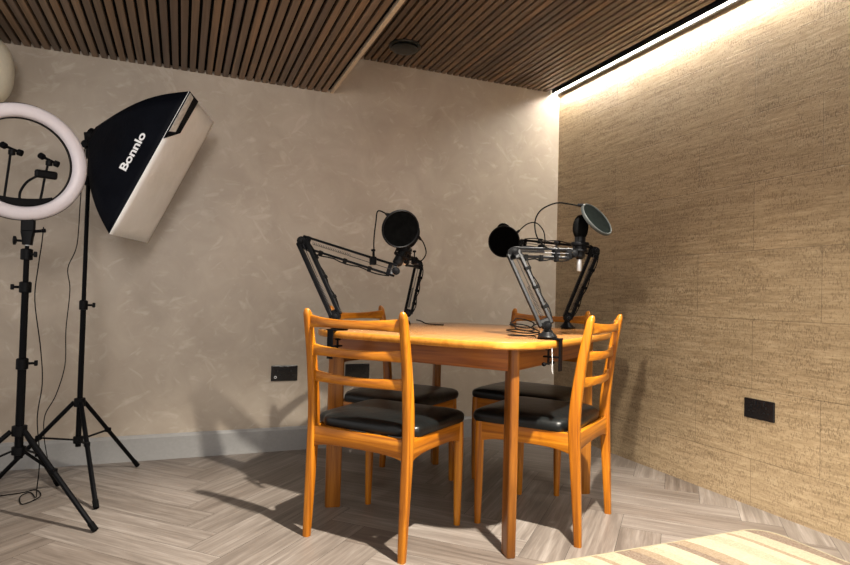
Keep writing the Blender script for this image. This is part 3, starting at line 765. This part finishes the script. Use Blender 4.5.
pop_filter('tilted round pop filter with grey mesh beside the cork wall', (1.448, 1.855, 1.198), vE * .55 + (r_ * .74 + Z * .67) * .83, [(1.318, 1.945, 1.085), (1.291, 1.954, 1.091), (1.258, 1.966, 1.129), (1.249, 1.969, 1.186), (1.269, 1.959, 1.233), (1.321, 1.937, 1.261), (1.365, 1.909, 1.257), (1.395, 1.889, 1.238)], (1.331, 1.945, 1.067), 'mesh_grey', r=.072, hoop='hoop')
vF = (cam - V((1.528, 2.697, 1.182))).normalized()
pop_filter('small-looking round black pop filter nearest the room corner, facing the viewer', (1.528, 2.697, 1.182), vF - r_ * .12, [(1.700, 2.594, 1.16), (1.706, 2.592, 1.193), (1.701, 2.604, 1.244), (1.672, 2.626, 1.281), (1.635, 2.652, 1.275), (1.600, 2.668, 1.238)], (1.690, 2.602, 1.150), r=.078)

# coiled cable beside the front arm, cable end beside the back arm, white cord hanging from the front clamp
pts = []
for i in range(64):
    a = 2 * math.pi * i / 16; rr = .045 + .012 * math.sin(i * .9); pts.append((1.176 + rr * 1.15 * math.cos(a) + .003 * math.sin(i * 2.1), 1.915 + rr * .8 * math.sin(a), 0.7485 + .0095 * (i / 16) + .022 * (1 + math.sin(a)) * (i / 64)))
cable('coiled_cable', 'black cable coiled on the table top beside the front microphone arm', 'cable', pts, .0024, sub=2)
cable('microphone_cable', 'short black cable end lying on the table beside the back microphone arm', 'cable', [(1.095, 2.80, .7705), (1.12, 2.80, .765), (1.15, 2.80, .752), (1.19, 2.79, .7485), (1.23, 2.765, .7485)], .003)
wx, wy = bE[0] - V__[0] * .056, bE[1] - V__[1] * .056
cable('thin_cord', 'thin white cord hanging below the front table edge beside the clamp', 'cord', [(wx - .046, wy - .005, .722), (wx - .047, wy - .007, .700), (wx - .045, wy - .007, .670), (wx - .046, wy - .007, .640), (wx - .042, wy - .007, .628)], .0010, 'white_plastic')

# ------------------------------------------------------------------ light
def area(name, loc, target, size, power, col, spread=180, shape='DISK'):
    l = bpy.data.lights.new(name, 'AREA'); l.shape = shape; l.size = size; l.energy = power; l.color = col; l.spread = R(spread)
    o = bpy.data.objects.new(name, l); C.objects.link(o); o.location = loc
    o.rotation_euler = (V(target) - V(loc)).to_track_quat('-Z', 'Y').to_euler(); return o
def spot(name, loc, target, power, col, ang, blend, r):
    l = bpy.data.lights.new(name, 'SPOT'); l.energy = power; l.color = col; l.spot_size = R(ang); l.spot_blend = blend; l.shadow_soft_size = r
    o = bpy.data.objects.new(name, l); C.objects.link(o); o.location = loc
    o.rotation_euler = (V(target) - V(loc)).to_track_quat('-Z', 'Y').to_euler(); return o
spot('downlight', (1.0, 1.05, 2.26), (.82, 1.45, 0), 740, (1.0, 0.93, 0.82), 90, .6, .03)
spot('studio_lamp', (-.45, .14, 1.675), (2.364, 1.86, .42), 300, (1.0, 0.92, 0.80), 34, .95, .04)
spot('studio_lamp_left', (-.45, .10, 1.75), (-.15, 3.4, 1.5), 78, (1.0, 0.94, 0.90), 58, 1.0, .28)
spot('added_fill_left', (-.6, 1.5, 2.03), (-.45, 2.2, 0), 20, (1.0, 0.94, 0.88), 150, .9, .05)  # added spot below the dropped ceiling to brighten the left side, no known fitting
area('room_fill', (.2, -.9, 1.9), (.7, 3.4, 1.3), 2.0, 26, (1.0, 0.94, 0.88))
w = bpy.data.worlds.new('world'); bpy.context.scene.world = w; w.use_nodes = True
w.node_tree.nodes['Background'].inputs[0].default_value = (1.0, .95, .92, 1); w.node_tree.nodes['Background'].inputs[1].default_value = .85

# ------------------------------------------------------------------ camera
cd = bpy.data.cameras.new('camera'); co = bpy.data.objects.new('camera', cd); C.objects.link(co)
yaw, pitch, roll = 0.385632254, 0.0229761769, 0.0260099863
fw = V((math.sin(yaw) * math.cos(pitch), math.cos(yaw) * math.cos(pitch), math.sin(pitch)))
r0 = V((math.cos(yaw), -math.sin(yaw), 0)); u0 = r0.cross(fw)
rr_ = r0 * math.cos(roll) + u0 * math.sin(roll); uu_ = -r0 * math.sin(roll) + u0 * math.cos(roll)
co.matrix_world = Matrix(((rr_.x, uu_.x, -fw.x, 0), (rr_.y, uu_.y, -fw.y, 0), (rr_.z, uu_.z, -fw.z, .890116), (0, 0, 0, 1)))
cd.sensor_width = 36; cd.lens = 598.303 / 850 * 36; cd.clip_start = .05
sc = bpy.context.scene; sc.camera = co
sc.view_settings.view_transform = 'Standard'; sc.view_settings.look = 'None'; sc.view_settings.gamma = 1.0; sc.view_settings.use_curve_mapping = False
sc.view_settings.exposure = 0.18
